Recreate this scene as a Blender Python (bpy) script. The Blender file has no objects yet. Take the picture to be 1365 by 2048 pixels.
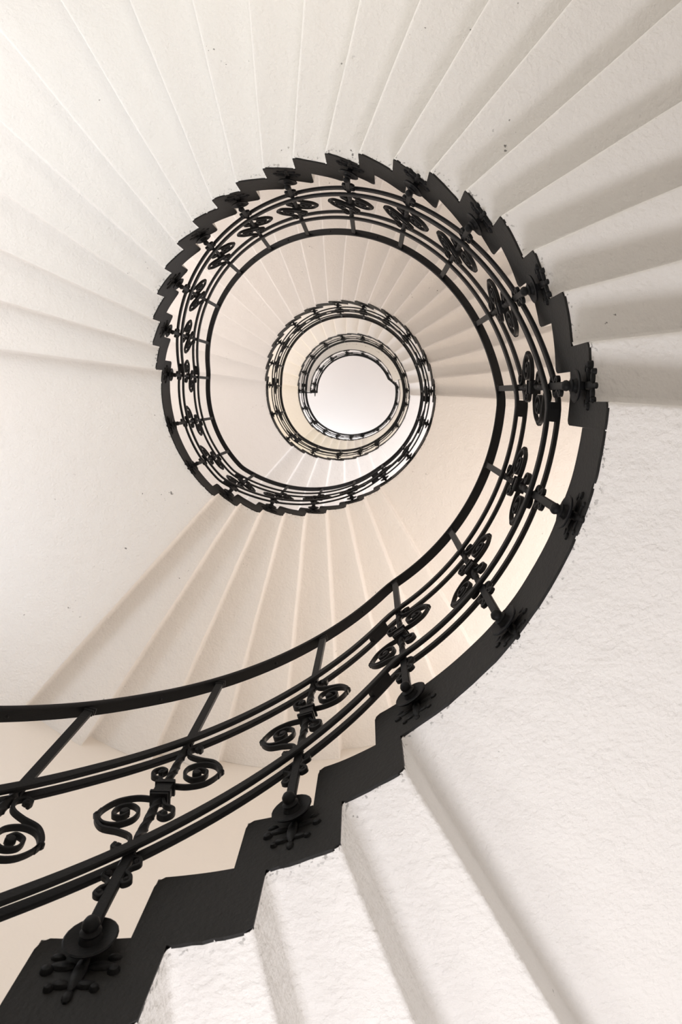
import bpy, math, random
from mathutils import Vector, Matrix, noise

# ------------------------------------------------------------------ scale
S = 1.1                      # metres per radius of the stairwell
CX, CY = 0.43613624, -0.0287755
H, Z0 = 0.15148814, 1.60173497   # riser and first landing soffit, in well radii
FPX = 1365.0
rad = math.radians

def zl(level):               # level (in risers) -> metres above the lens
    return (Z0 + H * level) * S

def P(r, phi, level, dz=0.0):   # the stair turns clockwise going up, seen from above
    a = rad(phi)
    return Vector((-r * S * math.cos(a), r * S * math.sin(a), zl(level) + dz))

# ------------------------------------------------------------------ camera
scene = bpy.context.scene
cam_data = bpy.data.cameras.new('camera')
cam = bpy.data.objects.new('camera', cam_data)
scene.collection.objects.link(cam)
tx, ty = 0.0726223, -0.08845703
c1, s1, c2, s2 = math.cos(tx), math.sin(tx), math.cos(ty), math.sin(ty)
right = Vector((c1, 0, -s1)); up = Vector((-s2 * s1, c2, -s2 * c1)); fwd = Vector((c2 * s1, s2, c2 * c1))
mir = lambda v: Vector((-v.x, v.y, v.z))
R_, U_, B_ = mir(right), mir(up), -mir(fwd)
M = Matrix(((R_.x, U_.x, B_.x, -CX * S), (R_.y, U_.y, B_.y, CY * S), (R_.z, U_.z, B_.z, 0), (0, 0, 0, 1)))
cam.matrix_world = M
cam_data.sensor_fit = 'VERTICAL'
cam_data.sensor_height = 36.0
cam_data.sensor_width = 24.0
cam_data.lens = FPX / 2048 * 36.0
cam_data.shift_x = (682.5 - 846.8148) / 2048
cam_data.shift_y = (907.98891 - 1024) / 2048
cam_data.clip_start = 0.02
cam_data.dof.use_dof = True
cam_data.dof.focus_distance = 2.6
cam_data.dof.aperture_fstop = 8.0
scene.camera = cam

# ------------------------------------------------------------------ world, exposure
scene.view_settings.view_transform = 'Standard'
scene.view_settings.look = 'None'
scene.view_settings.gamma = 1.0
scene.view_settings.use_curve_mapping = False
scene.view_settings.exposure = 0.0
world = bpy.data.worlds.new('world'); scene.world = world
world.use_nodes = True
bg = world.node_tree.nodes['Background']
bg.inputs['Color'].default_value = (1.0, 0.905, 0.855, 1)
bg.inputs['Strength'].default_value = 2.15

# daylight from the open entrance, plus an added fill panel low by the floor
def area(name, pos, target, sx, sy, energy, color):
    dl = bpy.data.lights.new(name, 'AREA'); dl.shape = 'RECTANGLE'; dl.size = sx; dl.size_y = sy
    dl.energy = energy; dl.color = color
    do = bpy.data.objects.new(name, dl); scene.collection.objects.link(do)
    do.location = pos
    do.rotation_euler = (Vector(target) - Vector(pos)).to_track_quat('-Z', 'Y').to_euler()
dp = P(3.03, 251, 0); dp.z = -.6
area('entrance_daylight', dp, (-1.2, .3, 1.9), 1.7, 1.7, 34, (1.0, .99, .975))
area('floor_fill', (-0.9, -2.55, -1.35), (-0.5, 0.2, 2.2), 1.3, 0.9, 76, (.96, .95, 1.0))  # added upward fill, standing in for a bright patch of floor
# unseen fill lights, added to brighten and tint the soffits, warm and cool
def fill_point(name, phi, level, energy, color, r=2.7, size=.25):
    dl = bpy.data.lights.new(name, 'POINT'); dl.energy = energy; dl.color = color; dl.shadow_soft_size = size
    do = bpy.data.objects.new(name, dl); scene.collection.objects.link(do); do.location = P(r, phi, level)
fill_point('landing_fill', 325, 16, 52, (1, .74, .50))
fill_point('landing_fill', 325, 46, 108, (.78, .86, 1))
fill_point('landing_fill', 205, 65, 27, (1, .76, .38))
fill_point('gallery_fill', 250, 95, 112, (.72, .87, 1))  # added fill below the ceiling, no fixture there
fill_point('landing_fill', 250, 74, 28, (1, .98, .72))
fill_point('landing_fill', 205, 13, 20, (.75, .85, 1))
fill_point('hall_fill', 100, 2, 32, (1, .97, .90), 2.2, .5)  # both hall fills are added to lift the largest fan of steps
fill_point('hall_fill', 150, 6, 40, (.78, .91, 1), 2.2, .5)

# ------------------------------------------------------------------ materials
def new_mat(name, color, rough=0.8, bump=0.0, scale=60.0, var=0.0, spec=0.5, bump2=0.0, metallic=0.0):
    m = bpy.data.materials.new(name); m.use_nodes = True
    nt = m.node_tree; b = nt.nodes['Principled BSDF']
    b.inputs['Base Color'].default_value = (*color, 1)
    b.inputs['Roughness'].default_value = rough
    b.inputs['Specular IOR Level'].default_value = spec
    b.inputs['Metallic'].default_value = metallic
    tc = nt.nodes.new('ShaderNodeTexCoord')
    if var:
        n = nt.nodes.new('ShaderNodeTexNoise'); n.inputs['Scale'].default_value = 2.3; n.inputs['Detail'].default_value = 5
        nt.links.new(tc.outputs['Object'], n.inputs['Vector'])
        mx = nt.nodes.new('ShaderNodeMix'); mx.data_type = 'RGBA'
        mx.inputs['A'].default_value = (*[c * (1 - var) for c in color], 1)
        mx.inputs['B'].default_value = (*[min(1, c * (1 + var)) for c in color], 1)
        nt.links.new(n.outputs['Fac'], mx.inputs['Factor']); nt.links.new(mx.outputs['Result'], b.inputs['Base Color'])
    if bump:
        n = nt.nodes.new('ShaderNodeTexNoise'); n.inputs['Scale'].default_value = scale
        n.inputs['Detail'].default_value = 4; n.inputs['Roughness'].default_value = 0.55
        nt.links.new(tc.outputs['Object'], n.inputs['Vector'])
        bn = nt.nodes.new('ShaderNodeBump'); bn.inputs['Strength'].default_value = 1.0
        bn.inputs['Distance'].default_value = bump
        nt.links.new(n.outputs['Fac'], bn.inputs['Height'])
        if bump2:
            n2 = nt.nodes.new('ShaderNodeTexNoise'); n2.inputs['Scale'].default_value = 9.0; n2.inputs['Detail'].default_value = 3
            nt.links.new(tc.outputs['Object'], n2.inputs['Vector'])
            b2 = nt.nodes.new('ShaderNodeBump'); b2.inputs['Distance'].default_value = bump2
            nt.links.new(n2.outputs['Fac'], b2.inputs['Height']); nt.links.new(bn.outputs['Normal'], b2.inputs['Normal'])
            nt.links.new(b2.outputs['Normal'], b.inputs['Normal'])
        else:
            nt.links.new(bn.outputs['Normal'], b.inputs['Normal'])
    return m

M_PLASTER = new_mat('white_plaster', (0.83, 0.81, 0.785), 0.9, 0.006, 55, 0.015, 0.2, 0.012)
def add_specks(m):
    # black paint flecks and smudges where the string meets the plaster, and a few stray marks
    nt = m.node_tree; N = nt.nodes; L = nt.links; b = N['Principled BSDF']
    old = b.inputs['Base Color'].links[0].from_socket
    geo = N.new('ShaderNodeNewGeometry'); sp = N.new('ShaderNodeSeparateXYZ'); L.new(geo.outputs['Position'], sp.inputs[0])
    cx = N.new('ShaderNodeCombineXYZ'); L.new(sp.outputs['X'], cx.inputs['X']); L.new(sp.outputs['Y'], cx.inputs['Y'])
    ln = N.new('ShaderNodeVectorMath'); ln.operation = 'LENGTH'; L.new(cx.outputs[0], ln.inputs[0])
    mr = N.new('ShaderNodeMapRange'); mr.inputs['From Min'].default_value = 1.098; mr.inputs['From Max'].default_value = 1.135
    mr.inputs['To Min'].default_value = 1.0; mr.inputs['To Max'].default_value = 0.0
    L.new(ln.outputs['Value'], mr.inputs['Value'])
    gt = N.new('ShaderNodeMath'); gt.operation = 'GREATER_THAN'; gt.inputs[1].default_value = 1.09; L.new(ln.outputs['Value'], gt.inputs[0])
    band = N.new('ShaderNodeMath'); band.operation = 'MULTIPLY'; L.new(gt.outputs[0], band.inputs[0]); L.new(mr.outputs[0], band.inputs[1])
    def spots(scale, thr, wid):
        n = N.new('ShaderNodeTexNoise'); n.inputs['Scale'].default_value = scale; n.inputs['Detail'].default_value = 3
        L.new(geo.outputs['Position'], n.inputs['Vector'])
        r = N.new('ShaderNodeMapRange'); r.inputs['From Min'].default_value = thr; r.inputs['From Max'].default_value = thr + wid
        L.new(n.outputs['Fac'], r.inputs['Value']); return r.outputs[0]
    mul = N.new('ShaderNodeMath'); mul.operation = 'MULTIPLY'; L.new(spots(75, .60, .05), mul.inputs[0]); L.new(band.outputs[0], mul.inputs[1])
    mul.use_clamp = True
    gate = N.new('ShaderNodeMath'); gate.operation = 'MULTIPLY'; L.new(spots(40, .69, .03), gate.inputs[0]); L.new(spots(3.1, .62, .04), gate.inputs[1])
    mx = N.new('ShaderNodeMath'); mx.operation = 'MAXIMUM'; L.new(mul.outputs[0], mx.inputs[0]); L.new(gate.outputs[0], mx.inputs[1])
    sc = N.new('ShaderNodeMath'); sc.operation = 'MULTIPLY'; sc.inputs[1].default_value = .75; L.new(mx.outputs[0], sc.inputs[0])
    mix = N.new('ShaderNodeMix'); mix.data_type = 'RGBA'; mix.inputs['B'].default_value = (.05, .042, .035, 1)
    L.new(old, mix.inputs['A']); L.new(sc.outputs[0], mix.inputs['Factor']); L.new(mix.outputs['Result'], b.inputs['Base Color'])
add_specks(M_PLASTER)
M_WALL = new_mat('cream_wall_plaster', (0.80, 0.755, 0.70), 0.9, 0.002, 60, 0.015, 0.2, 0.004)
M_CEIL = new_mat('ceiling_paint', (0.84, 0.80, 0.785), 0.9, 0.001, 40, 0.01, 0.2)
M_BLACK = new_mat('black_string_paint', (0.0105, 0.0098, 0.0092), 0.6, 0.0015, 90, 0.25, 0.25, 0.002)
M_IRON = new_mat('black_painted_iron', (0.011, 0.011, 0.0115), 0.5, 0.0006, 160, 0.0, 0.12)
M_FLOOR = new_mat('pale_stone_floor', (0.62, 0.58, 0.53), 0.5, 0.0005, 30, 0.05, 0.4)

# ------------------------------------------------------------------ mesh helpers
def link(name, verts, faces, mat, parent=None, smooth=None):
    me = bpy.data.meshes.new(name)
    me.from_pydata([tuple(v) for v in verts], [], faces)
    me.update()
    import bmesh
    bm = bmesh.new(); bm.from_mesh(me); bmesh.ops.recalc_face_normals(bm, faces=bm.faces); bm.to_mesh(me); bm.free()
    me.materials.append(mat)
    if smooth is not None:
        for p in me.polygons: p.use_smooth = True
        me.set_sharp_from_angle(angle=rad(smooth))
    o = bpy.data.objects.new(name, me); scene.collection.objects.link(o)
    if parent: o.parent = parent
    return o

class MB:
    def __init__(s): s.v = []; s.f = []
    def add(s, v, f):
        n = len(s.v); s.v += v; s.f += [tuple(i + n for i in q) for q in f]
    def box(s, c, d, rot=None):
        vs = []
        for x in (-.5, .5):
            for y in (-.5, .5):
                for z in (-.5, .5):
                    p = Vector((x * d[0], y * d[1], z * d[2]))
                    if rot: p = rot @ p
                    vs.append(p + Vector(c))
        s.add(vs, [(0, 1, 3, 2), (4, 6, 7, 5), (0, 4, 5, 1), (2, 3, 7, 6), (0, 2, 6, 4), (1, 5, 7, 3)])
    def lathe(s, prof, axis_o, ax, ay, az, n=14):      # prof: (radius, height along az)
        vs = []; fs = []
        for r, h in prof:
            for i in range(n):
                a = 2 * math.pi * i / n
                vs.append(Vector(axis_o) + ax * (r * math.cos(a)) + ay * (r * math.sin(a)) + az * h)
        for j in range(len(prof) - 1):
            for i in range(n):
                k = (i + 1) % n
                fs.append((j * n + i, j * n + k, (j + 1) * n + k, (j + 1) * n + i))
        fs.append(tuple(range(n))); fs.append(tuple(range((len(prof) - 1) * n, len(prof) * n)))
        s.add(vs, fs)
    def sweep(s, frames, sec):    # frames: (origin, u, v); sec: 2D points
        n = len(sec); vs = []; fs = []
        for o, u, v in frames:
            for a, b in sec: vs.append(o + u * a + v * b)
        for j in range(len(frames) - 1):
            for i in range(n):
                k = (i + 1) % n
                fs.append((j * n + i, j * n + k, (j + 1) * n + k, (j + 1) * n + i))
        fs.append(tuple(range(n))); fs.append(tuple(range((len(frames) - 1) * n, len(frames) * n)))
        s.add(vs, fs)
    def build(s, name, mat, parent=None, smooth=None):
        return link(name, s.v, s.f, mat, parent, smooth)

def tag(o, label, cat, group=None, kind=None):
    if label: o['label'] = label
    if cat: o['category'] = cat
    if group: o['group'] = group
    if kind: o['kind'] = kind
    return o

def empty(name, loc=(0, 0, 0)):
    o = bpy.data.objects.new(name, None); scene.collection.objects.link(o); o.location = loc
    o.empty_display_size = 0.1
    return o

# ------------------------------------------------------------------ stair layout (degrees, risers)
OFF = 3.9          # the riser in front stands this far before the soffit jump
TH = 1.14          # thickness of treads and landings
RO = 3.1           # outer wall radius
A = [-59.98 + 8.77 * j for j in range(-8, 1)]
T0 = [-362.78 + 8.77 * j for j in range(9, 21)]
T1 = [-2.78 + 8.77 * j for j in range(21)]
B1 = [227.7 + 8.97 * j for j in range(9)]
T2 = [357.38 + 8.75 * j for j in range(21)]
B2 = [360 + 228.22 + 10.48 * j for j in range(8)]
T3 = [717.05 + 10.39 * j for j in range(18)]
B3 = [720 + 223.7 + 8.01 * j for j in range(8)]

def wob(v):        # hand-laid plaster is never quite true
    n = noise.noise_vector(v * 2.1) * 0.006 + noise.noise_vector(v * 9.0) * 0.0022
    return v + n

def unit_profile(p0, p1, k, rise_end=True):
    """soffit at level k from p0 to p1, tread above it shifted OFF down the stair"""
    q = []
    def hseg(a, b, lv, step=2.4, da=0.0, db=0.0):
        n = max(1, int(abs(b - a) / step))
        for i in range(n + 1):
            t = i / n
            q.append((a + (b - a) * t, lv, da * (1 - t) + db * t))
    br = 0.011                                # rounded convex arris, well radii
    hseg(p0, p1, k, da=0.0, db=-br)
    if rise_end:
        for t in (30, 60, 90):
            a = rad(t); q.append((p1, k + (br / H) * (1 - math.cos(a)), -br * (1 - math.sin(a))))
        fr = 0.016                            # hollow of the inner corner
        for t in (0, 30, 60, 90):
            a = rad(t); q.append((p1, k + 1 - (fr / H) * (1 - math.sin(a)), fr * (1 - math.cos(a))))
        q.append((p1, k + 1.02, fr)); q.append((p1 - OFF, k + 1.02, 0))
        e = p1 - OFF
    else:
        e = p1
    s0 = p0 - OFF
    q.append((e, k + TH, 0))
    n = max(1, int((e - s0) / 2.4))
    for i in range(1, n + 1): q.append((e + (s0 - e) * i / n, k + TH, 0))
    q.append((s0, k + .02, 0))
    return q

def step_mesh(name, p0, p1, k, parent, mat, r0=1.0, r1=RO, rise_end=True):
    prof = unit_profile(p0, p1, k, rise_end)
    rs = [r0 + (r1 - r0) * (i / 12) ** 1.0 for i in range(13)]
    n = len(prof); vs = []; fs = []
    for r in rs:
        for ph, lv, d in prof:
            vs.append(wob(P(r, ph + math.degrees(d / r), lv)))
    for j in range(len(rs) - 1):
        for i in range(n):
            m = (i + 1) % n
            fs.append((j * n + i, j * n + m, (j + 1) * n + m, (j + 1) * n + i))
    return link(name, vs, fs, mat, parent, 38)   # its inner end is closed by the black string, its outer end by the wall

def ribbon(mb, cols, ra, rb):
    """closed curved band; cols = (phi bottom, level bottom, phi top, level top)"""
    n = len(cols); vs = []
    for rr in (ra, rb):
        for pb, lb, pt, lt in cols:
            vs.append(wob(P(rr, pb, lb))); vs.append(wob(P(rr, pt, lt)))
    fs = []; o = 2 * n
    for i in range(n - 1):
        a, b, c, d = 2 * i, 2 * i + 1, 2 * i + 3, 2 * i + 2
        fs += [(a, b, c, d), (o + a, o + d, o + c, o + b), (b, o + b, o + c, c), (a, d, o + d, o + a)]
    fs += [(0, o, o + 1, 1), (2 * n - 2, 2 * n - 1, o + 2 * n - 1, o + 2 * n - 2)]
    mb.add(vs, fs)

def string_piece(mb, p0, p1, k, r=1.0, rise_end=True, start_drop=0.0):
    """black painted well face of one step or landing"""
    e = p1 - OFF if rise_end else p1
    s0 = p0 - OFF
    nr = 0.16
    rag = lambda ph: k - .012 + .03 * noise.noise(Vector((ph * 1.7, k, 0)))
    cols = [(s0, k, s0, k + TH - nr), (s0 + .25, k, s0 + .25, k + TH - nr * .35), (s0 + .85, k, s0 + .85, k + TH)]
    n = max(2, int((e - s0 - .85) / 1.1))
    for i in range(1, n + 1):
        ph = s0 + .85 + (e - s0 - .85) * i / n
        cols.append((ph, k if ph < p0 else rag(ph), ph, k + TH))
    ribbon(mb, cols, r - .004, r + .003)
    if rise_end:
        cols = []
        for i in range(5):
            ph = e + (p1 - e) * i / 4
            lo = rag(ph) if i < 4 else k + .05
            cols.append((ph, lo, ph, k + 1.01))
        ribbon(mb, cols, r - .004, r + .003)

def flight(jumps, k0, label, group=None):
    """k0 = level before the first jump; steps lie between the jumps"""
    mid = (jumps[0] + jumps[-1]) / 2
    root = empty('stair_flight', P(1.0, jumps[0], k0))
    bpy.context.view_layer.update()
    tag(root, label, 'stairs', 'flights of plastered winding steps')
    kids = []
    mb = MB()
    for i in range(len(jumps) - 1):
        kids.append(step_mesh('step', jumps[i], jumps[i + 1], k0 + 1 + i, None, M_PLASTER))
        string_piece(mb, jumps[i], jumps[i + 1], k0 + 1 + i)
    o = mb.build('black_string', M_BLACK, None); o['label'] = 'black painted stepped edge facing the stairwell'
    kids.append(o)
    adopt(root, kids)
    return root

def adopt(root, kids):
    inv = Matrix.Translation(-Vector(root.location))
    for o in kids:
        o.data.transform(inv)
        o.parent = root

def landing(p0, p1, k, label, rise_end=True):
    root = empty('stair_landing', P(1.0, p0, k))
    tag(root, label, 'landing', 'plastered landings between flights')
    a = step_mesh('landing_slab', p0, p1, k, None, M_PLASTER, rise_end=rise_end)
    mb = MB()
    string_piece(mb, p0, p1, k, rise_end=rise_end)
    b = mb.build('black_string', M_BLACK, None); b['label'] = 'black painted edge facing the stairwell'
    adopt(root, [a, b])
    return root

# ------------------------------------------------------------------ setting
def disc(name, r, z, mat, hole=0.0, label=None, thick=0.15):
    vs = []; fs = []; n = 72
    for i in range(n):
        a = 2 * math.pi * i / n
        for zz in (z, z + thick): vs.append(Vector((math.cos(a) * r, math.sin(a) * r, zz)))
    fs.append(tuple(range(0, 2 * n, 2))); fs.append(tuple(range(1, 2 * n, 2)))
    for i in range(n):
        j = (i + 1) % n; fs.append((2 * i, 2 * j, 2 * j + 1, 2 * i + 1))
    o = link(name, vs, fs, mat); tag(o, label, None, kind='structure'); return o
GROUND = zl(-20)
CEIL = zl(85 + TH + 17)
disc('floor', RO * S + .3, GROUND - .15, M_FLOOR, label='pale stone floor at the foot of the stairwell')
disc('ceiling', RO * S + .3, CEIL, M_CEIL, label='plain pale ceiling seen through the eye of the spiral')

def in_light_gap(phi, z):  # unseen wall openings, added and placed to steer outside light on to the soffits
    p = phi % 360
    if not (296 < p < 352 or 128 < p < 190) or z < 3.2: return False
    storey = (z - GROUND) / 2.45
    u = storey - math.floor(storey)
    return 0.12 <= u < 0.98
def wall():
    vs = []; fs = []; idx = {}
    nz = int(round((CEIL - GROUND) / .245)); dz = (CEIL - GROUND) / nz
    def vid(i, j, s):
        i %= 180
        if (i, j, s) not in idx:
            a = rad(2 * i); r = (RO + s * .1) * S
            idx[(i, j, s)] = len(vs); vs.append(Vector((-r * math.cos(a), r * math.sin(a), GROUND + j * dz)))
        return idx[(i, j, s)]
    solid = lambda i, j: 0 <= j < nz and not in_light_gap((i % 180) * 2 + 1, GROUND + (j + .5) * dz)
    for i in range(180):
        for j in range(nz):
            if not solid(i, j): continue
            for s in (0, 1): fs.append((vid(i, j, s), vid(i + 1, j, s), vid(i + 1, j + 1, s), vid(i, j + 1, s)))
            if not solid(i - 1, j): fs.append((vid(i, j, 0), vid(i, j, 1), vid(i, j + 1, 1), vid(i, j + 1, 0)))
            if not solid(i + 1, j): fs.append((vid(i + 1, j, 0), vid(i + 1, j, 1), vid(i + 1, j + 1, 1), vid(i + 1, j + 1, 0)))
            if not solid(i, j - 1): fs.append((vid(i, j, 0), vid(i + 1, j, 0), vid(i + 1, j, 1), vid(i, j, 1)))
            if not solid(i, j + 1): fs.append((vid(i, j + 1, 0), vid(i + 1, j + 1, 0), vid(i + 1, j + 1, 1), vid(i, j + 1, 1)))
    o = link('wall_outer', vs, fs, M_WALL, smooth=30)
    tag(o, 'curved cream wall carrying the outer ends of the steps', None, kind='structure')
wall()

# ------------------------------------------------------------------ flights and landings, from the bottom up
flight(T0, -21, 'lowest winding steps rising from the stone floor')
landing(T0[-1], A[0], -9, 'lowest plastered landing, below the start of the nearest flight')
flight(A, -9, 'nearest white flight with rough plaster, in the bottom corner of the photo')
landing(A[-1], T1[0], 0, 'nearest landing, a broad rough white soffit filling the lower right')
flight(T1, 0, 'largest fan of twenty white steps sweeping across the top of the photo')
landing(T1[-1], B1[0], 21, 'smooth white landing at the left edge, just past the largest fan of steps')
flight(B1, 21, 'cream flight of eight steps seen behind the nearest handrail, lower centre left')
landing(B1[-1], T2[0], 30, 'cream landing on the right inside the largest turn of the railing')
flight(T2, 30, 'pinkish fan of twenty steps, second turn of the spiral from outside')
landing(T2[-1], B2[0], 51, 'pinkish landing on the left inside the second fan of steps')
flight(B2, 51, 'short bright white flight under the second turn of the railing')
landing(B2[-1], T3[0], 59, 'bright white landing strip on the right of the second turn')
flight(T3, 59, 'small beige fan of steps inside the second turn of the railing')
landing(T3[-1], B3[0], 77, 'small warm cream landing at the left of the innermost steps')
flight(B3, 77, 'tiny warm cream flight just below the pale ceiling circle')

# top floor: landing plus a gallery that leans a little further into the well
root = empty('gallery_floor', P(1.0, B3[-1], 85))
tag(root, 'topmost floor slab, a plain grey beige ring around the ceiling circle', 'landing')
a = step_mesh('landing_slab', B3[-1], 1095, 85, None, M_PLASTER, rise_end=False)
b = step_mesh('gallery_slab', 1095 + OFF, 1260, 85, None, M_PLASTER, r0=.885, rise_end=False)
mb = MB(); string_piece(mb, B3[-1], 1095, 85, rise_end=False); string_piece(mb, 1095 + OFF, 1260, 85, r=.885, rise_end=False)
c = mb.build('black_string', M_BLACK)
adopt(root, [a, b, c])

# ------------------------------------------------------------------ handrail height
CTRL = []
def ctrl(phi, lv): CTRL.append((phi, lv))
ctrl(-400, -24.4); ctrl(-363, -22.4); ctrl(-188.5, -1.4)
ctrl(-138, -1.4); ctrl(-103.7, 2.57); ctrl(-67, 6.5); ctrl(-58.2, 7.5)
ctrl(-3.0, 7.6); ctrl(172.0, 28.4); ctrl(224, 28.5); ctrl(293, 36.4); ctrl(301.5, 37.5)
ctrl(357.0, 37.6); ctrl(532.0, 58.5); ctrl(584, 58.6); ctrl(662, 66.6)
ctrl(717.0, 66.6); ctrl(893.0, 84.5); ctrl(940, 84.6); ctrl(1001.0, 92.6); ctrl(1400, 92.6)
def rail_level(phi):
    for (a, la), (b, lb) in zip(CTRL, CTRL[1:]):
        if a <= phi <= b: return la + (lb - la) * (phi - a) / (b - a)
    return CTRL[-1][1]
def rail_smooth(phi):
    return sum(rail_level(phi + d) for d in (-1.5, -.5, .5, 1.5)) / 4
PR = 0.955         # radius of the balusters
def well_r(phi):
    if phi <= 1089: return PR
    if phi >= 1101: return .832
    return PR + (.832 - PR) * (phi - 1089) / 12

def frames(p0, p1, dr, dlev, dz=0.0, step=1.5):
    n = max(2, int((p1 - p0) / step)); pts = []
    for i in range(n + 1):
        ph = p0 + (p1 - p0) * i / n
        pts.append((ph, P(well_r(ph) + dr, ph, rail_smooth(ph) + dlev, dz)))
    fr = []
    for i, (ph, o) in enumerate(pts):
        t = (pts[min(i + 1, n)][1] - pts[max(i - 1, 0)][1]).normalized()
        a = rad(ph); out = Vector((-math.cos(a), math.sin(a), 0))
        upv = t.cross(out).normalized()
        if upv.z < 0: upv = -upv
        out = (out - t * out.dot(t)).normalized()
        fr.append((o, out, upv))
    return fr

def sec_round(w, h, c):
    return [(-w / 2 + c, -h / 2), (w / 2 - c, -h / 2), (w / 2, -h / 2 + c), (w / 2, h / 2 - c), (w / 2 - c, h / 2), (-w / 2 + c, h / 2), (-w / 2, h / 2 - c), (-w / 2, -h / 2 + c)]
SEC_BAR = sec_round(.0135, .027, .003)
SEC_HAND = [(-.018, 0), (.018, 0), (.020, .003), (.020, .013), (.016, .015), (.017, .024), (.012, .032), (-.012, .032), (-.017, .024), (-.016, .015), (-.020, .013), (-.020, .003)]
LV = H * S         # metres per riser
UP_, LO_ = -2.6, -5.4

# ------------------------------------------------------------------ one baluster (origin at the middle of its collar)
X, Y, Z = Vector((1, 0, 0)), Vector((0, 1, 0)), Vector((0, 0, 1))
def catmull(pts, n=6):
    out = []
    for i in range(len(pts) - 1):
        p0 = Vector(pts[max(i - 1, 0)]); p1 = Vector(pts[i]); p2 = Vector(pts[i + 1]); p3 = Vector(pts[min(i + 2, len(pts) - 1)])
        for j in range(n):
            t = j / n
            out.append(.5 * ((2 * p1) + (p2 - p0) * t + (2 * p0 - 5 * p1 + 4 * p2 - p3) * t * t + (3 * p1 - p0 - 3 * p2 + p3) * t ** 3))
    out.append(Vector(pts[-1])); return out
def strip(mb, pts, w=.016, th=.0075, n=6, taper=0.0, yoff=0.0):
    cs = catmull([(x, 0, z) for x, z in pts], n); fr = []
    m = len(cs)
    for i, o in enumerate(cs):
        t = (cs[min(i + 1, m - 1)] - cs[max(i - 1, 0)]).normalized()
        nrm = t.cross(Y).normalized(); k = 1 - taper * i / m
        fr.append((o + Y * yoff, Y * k, nrm * k))
    mb.sweep(fr, sec_round(w, th, .0015))

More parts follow.
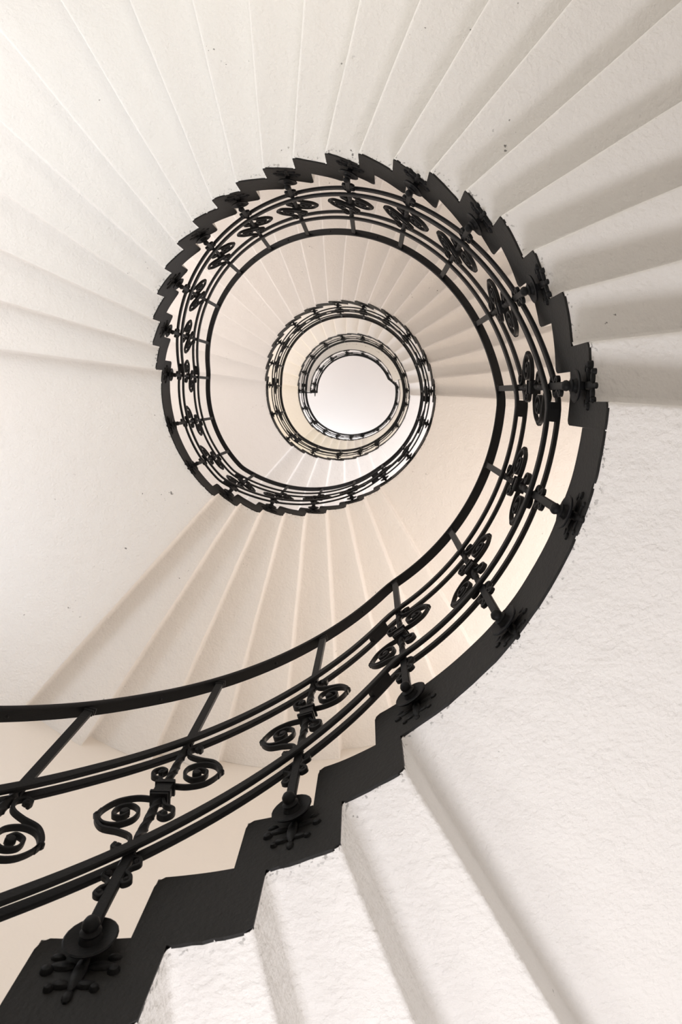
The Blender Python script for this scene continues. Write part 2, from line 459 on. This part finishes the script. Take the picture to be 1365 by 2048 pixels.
def baluster_meshes(drop=2.72):
    hp = 1.4 * LV
    top = 4.0 * LV
    ros = -drop * LV
    out = {}
    mb = MB()
    # plain upper bar with a small flared end under the handrail
    mb.box((0, 0, (hp + top) / 2), (.024, .013, top - hp + .01))
    mb.box((0, 0, top - .006), (.034, .020, .010))
    mb.box((0, 0, top - .016), (.029, .016, .012))
    # twisted middle
    fr = []
    n = 56
    for i in range(n + 1):
        z = -hp + 2 * hp * i / n; a = 2 * math.pi * 3.5 * i / n
        e = 1 if 3 < i < n - 3 else .9
        u = X * math.cos(a) + Y * math.sin(a); v = -X * math.sin(a) + Y * math.cos(a)
        fr.append((Vector((0, 0, z)), u * e, v * e))
    mb.sweep(fr, [(-.0105, -.0065), (-.0035, -.0085), (.0035, -.0085), (.0105, -.0065), (.0105, .0065), (.0035, .0085), (-.0035, .0085), (-.0105, .0065)])
    # flat lower bar that turns out into the string
    fr = []
    for t, (y, z) in enumerate([(0, -hp), (0, -hp - .05), (0, ros + .06), (.001, ros + .03), (.008, ros + .01), (.022, ros), (.044, ros - .002)]):
        fr.append((Vector((0, y, z)), X, Y if t < 3 else (Y * (.8 if t == 3 else .4) + Z * (.6 if t == 3 else 1)).normalized()))
    mb.sweep(fr, sec_round(.025, .014, .003))
    out['baluster'] = mb
    # collar
    c = MB()
    c.box((0, 0, 0), (.040, .032, .040)); c.box((0, 0, .021), (.050, .040, .008)); c.box((0, 0, -.021), (.050, .040, .008))
    c.box((0, 0, .029), (.044, .036, .008)); c.box((0, 0, -.029), (.044, .036, .008))
    out['collar'] = c
    # large scrolls
    lower = [(-.012, -.030), (-.055, -.026), (-.098, -.044), (-.122, -.088), (-.106, -.124), (-.070, -.134), (-.036, -.114), (-.033, -.080), (-.058, -.058), (-.086, -.070), (-.088, -.097), (-.066, -.106), (-.054, -.090)]
    tail = [(-.121, -.078), (-.124, -.108), (-.098, -.144), (-.055, -.158), (-.022, -.176), (-.014, -.204), (-.030, -.222), (-.046, -.216), (-.044, -.202)]
    curl = [(.010, -.032), (.022, -.056), (.046, -.070), (.050, -.092), (.034, -.106), (.018, -.096), (.026, -.082)]
    for sgn, key in ((1, 'scroll'), (-1, 'scroll2')):
        g = MB()
        f = lambda L: [(x * sgn, z * sgn) for x, z in L]
        strip(g, f(lower)); strip(g, f(tail), th=.0085); strip(g, f(curl), th=.008)
        ex, ez = -.064 * sgn, -.086 * sgn
        g.lathe([(.004, -.010), (.009, -.009), (.0125, -.004), (.0125, .004), (.009, .009), (.004, .010)], (ex, 0, ez), X, Z, Y, 10)
        g.lathe([(.003, -.010), (.008, -.005), (.008, .005), (.003, .010)], (-.126 * sgn, 0, -.098 * sgn), X, Z, Y, 8)
        g.lathe([(.003, -.010), (.009, -.005), (.009, .005), (.003, .010)], (.030 * sgn, 0, -.091 * sgn), X, Z, Y, 8)
        g.lathe([(.003, -.010), (.009, -.005), (.009, .005), (.003, .010)], (-.036 * sgn, 0, -.211 * sgn), X, Z, Y, 8)
        out[key] = g
    # little curls low on the bar
    g = MB()
    s_ = [(.008, -.008), (.026, -.014), (.032, -.032), (.018, -.044), (.013, -.058), (.024, -.068), (.029, -.084), (.017, -.092), (.011, -.082)]
    strip(g, [(x, z - hp - .004) for x, z in s_], th=.008, w=.013)
    strip(g, [(-x, z - hp - .040) for x, z in s_], th=.008, w=.013)
    for sg, zz in ((1, -.028), (-1, -.064)):
        g.lathe([(.003, -.008), (.007, -.004), (.007, .004), (.003, .008)], (.023 * sg, 0, -hp + zz), X, Z, Y, 8)
        g.lathe([(.003, -.008), (.007, -.004), (.007, .004), (.003, .008)], (.020 * sg, 0, -hp + zz - .056), X, Z, Y, 8)
    out['low_curls'] = g
    # rosette: dished disc and ball nut, facing into the well
    g = MB()
    g.lathe([(.006, .030), (.020, .030), (.046, .022), (.050, .016), (.047, .014), (.022, .020), (.018, .010), (.020, .004), (.012, -.002)], (0, 0, ros), X, Z, Y, 22)
    g.lathe([(.004, -.024), (.010, -.022), (.0155, -.015), (.0165, -.008), (.013, 0), (.010, .006)], (0, 0, ros), X, Z, Y, 14)
    out['rosette'] = g
    # cast leaf behind the disc on the face of the string
    g = MB()
    disc_z = ros
    if drop > 3: ros = ros + .024
    yy = .0445
    def blob(x, z, rx, rz, ry=.005, y=yy):
        prof = [(.15, -1), (.7, -.75), (1, -.1), (1, .8)]
        vs = []; fs = []; n = 10
        for r, h in prof:
            for i in range(n):
                a = 2 * math.pi * i / n
                vs.append(Vector((x + rx * r * math.cos(a), y + h * ry, z + rz * r * math.sin(a))))
        for j in range(3):
            for i in range(n):
                k = (i + 1) % n; fs.append((j * n + i, j * n + k, (j + 1) * n + k, (j + 1) * n + i))
        fs.append(tuple(range(n))); fs.append(tuple(range(3 * n, 4 * n))); g.add(vs, fs)
    blob(0, ros - .052, .013, .040, .008, .042); blob(0, ros - .100, .009, .013, .006)
    for sg in (-1, 1):
        blob(sg * .034, ros - .036, .026, .010, .007); blob(sg * .060, ros - .046, .012, .011, .011)
        blob(sg * .022, ros - .076, .018, .009, .007); blob(sg * .040, ros - .084, .009, .008, .009)
        blob(sg * .052, ros - .016, .014, .008, .006)
    out['leaf_bracket'] = g
    return out
BM = {}
for long_, drop in ((False, 2.68), (True, 3.12)):      # on the landings the bars reach further down
    for k, mbx in baluster_meshes(drop).items():
        o = mbx.build(k.rstrip('2'), M_IRON, None, 35 if k != 'collar' else None)
        BM[(k, long_)] = o.data; bpy.data.objects.remove(o)

def place_baluster(root, phi, r=None, dlev=0.0, rot=None, loc=None, foot=True):
    if loc is None:
        loc = P(well_r(phi) if r is None else r, phi, rail_smooth(phi) - 4.0 + dlev)
    if rot is None: rot = rad(90 - phi)
    lg = 305 < phi % 360 < 352 or 178 < phi % 360 < 224
    b = bpy.data.objects.new('baluster', BM[('baluster', lg)]); scene.collection.objects.link(b)
    b.parent = root; b.location = loc - root.location; b.rotation_euler = (0, 0, rot)
    for key in ('collar', 'scroll', 'scroll2', 'low_curls') + (('rosette', 'leaf_bracket') if foot else ()):
        nm = key.rstrip('2')
        c = bpy.data.objects.new(nm, BM[(key, lg)]); scene.collection.objects.link(c); c.parent = b
    return b

def railing(p0, p1, angles, joints, label):
    root = empty('stair_railing', P(PR, p0, rail_level(p0) - 6.5))
    tag(root, label, 'railing', 'turns of the black iron railing')
    kids = []
    mb = MB(); mb.sweep(frames(p0, p1, .004, 0), SEC_HAND)
    for a, b in zip(angles, angles[1:]):        # screw heads on the underside
        ph = (a + b) / 2
        o = P(well_r(ph) + .004, ph, rail_smooth(ph))
        mb.lathe([(.0055, .002), (.005, -.0025), (.002, -.004)], o, X, Y, Z, 8)
    kids.append(mb.build('handrail', M_IRON, None, 40))
    for d in (UP_, LO_):
        for dr in (-.0155, .0155):
            mb = MB(); mb.sweep(frames(p0, p1, dr, d), SEC_BAR)
            kids.append(mb.build('rail_bar', M_IRON, None, 40))
    for ph in joints:
        for d in (UP_, LO_):
            mb = MB(); mb.sweep(frames(ph - 1.6, ph + 1.6, 0, d, step=.8), sec_round(.041, .026, .003))
            kids.append(mb.build('joint_sleeve', M_IRON))
    adopt(root, kids)
    for a in angles: place_baluster(root, a)
    return root

railing(-285, -30, [-272, -254, -236.5, -219, -201, -183, -165, -147, -129, -111, -93.5, -75, -57.0, -38.3],
        [-188, -136, -62], 'nearest thick black railing crossing the lower left corner')
railing(-30, 330, [-19.6, -.5, 17.5, 35.3, 52.2, 69.8, 87.8, 104.5, 121.3, 139.5, 157, 174, 194.4, 213, 230.5, 248, 266.2, 284.4, 303.5, 321.4],
        [-5, 171, 227, 298], 'largest full ring of black railing, outermost of the complete turns')
railing(330, 690, [360 + a for a in (-18.3, -.4, 17.3, 35, 52.2, 69.9, 87.6, 105, 122.6, 140.3, 157.5, 175, 198.5, 221.4, 243.7, 264.7, 283.7, 301.2, 326.5)],
        [355, 531, 587, 660], 'second ring of black railing, around the beige fan of steps')
railing(690, 1260, [720 + a for a in (-11.8, 1, 16.1, 34.2, 52.9, 74.5, 96, 116.6, 137, 157.1, 178.8, 199.3, 218.2, 235.3, 251.1, 267.6, 282.4, 303.3, 324, 345, 366,
        388, 411, 435, 458, 482, 505, 528, 538)], [892, 940, 1001],
        'innermost thin spiral of black railing around the pale ceiling circle')

# radial guard where the gallery stops over the stair below
root = empty('gallery_guard', P(.832, 1260, 86.2))
tag(root, 'short straight black guard rail at the open end of the top gallery', 'railing')
def radial(dlev, sec, dz=0.0, side=0.0):
    a = rad(1260); out = Vector((-math.cos(a), math.sin(a), 0)); tang = Vector((math.sin(a), math.cos(a), 0))
    o0 = P(.82, 1260, 92.6 + dlev, dz) + tang * side; o1 = P(RO - .01, 1260, 92.6 + dlev, dz) + tang * side
    m = MB(); m.sweep([(o0, tang, Z), (o1, tang, Z)], sec); return m
ks = [radial(0, SEC_HAND).build('handrail', M_IRON)]
for d in (UP_, LO_):
    for sd in (-.017, .017): ks.append(radial(d, SEC_BAR, 0, sd).build('rail_bar', M_IRON))
adopt(root, ks)
for rr in (1.15, 1.47, 1.79, 2.11, 2.43, 2.75):
    place_baluster(root, 1260, loc=P(rr, 1260, 88.6), rot=rad(-1260) + math.pi, foot=False)
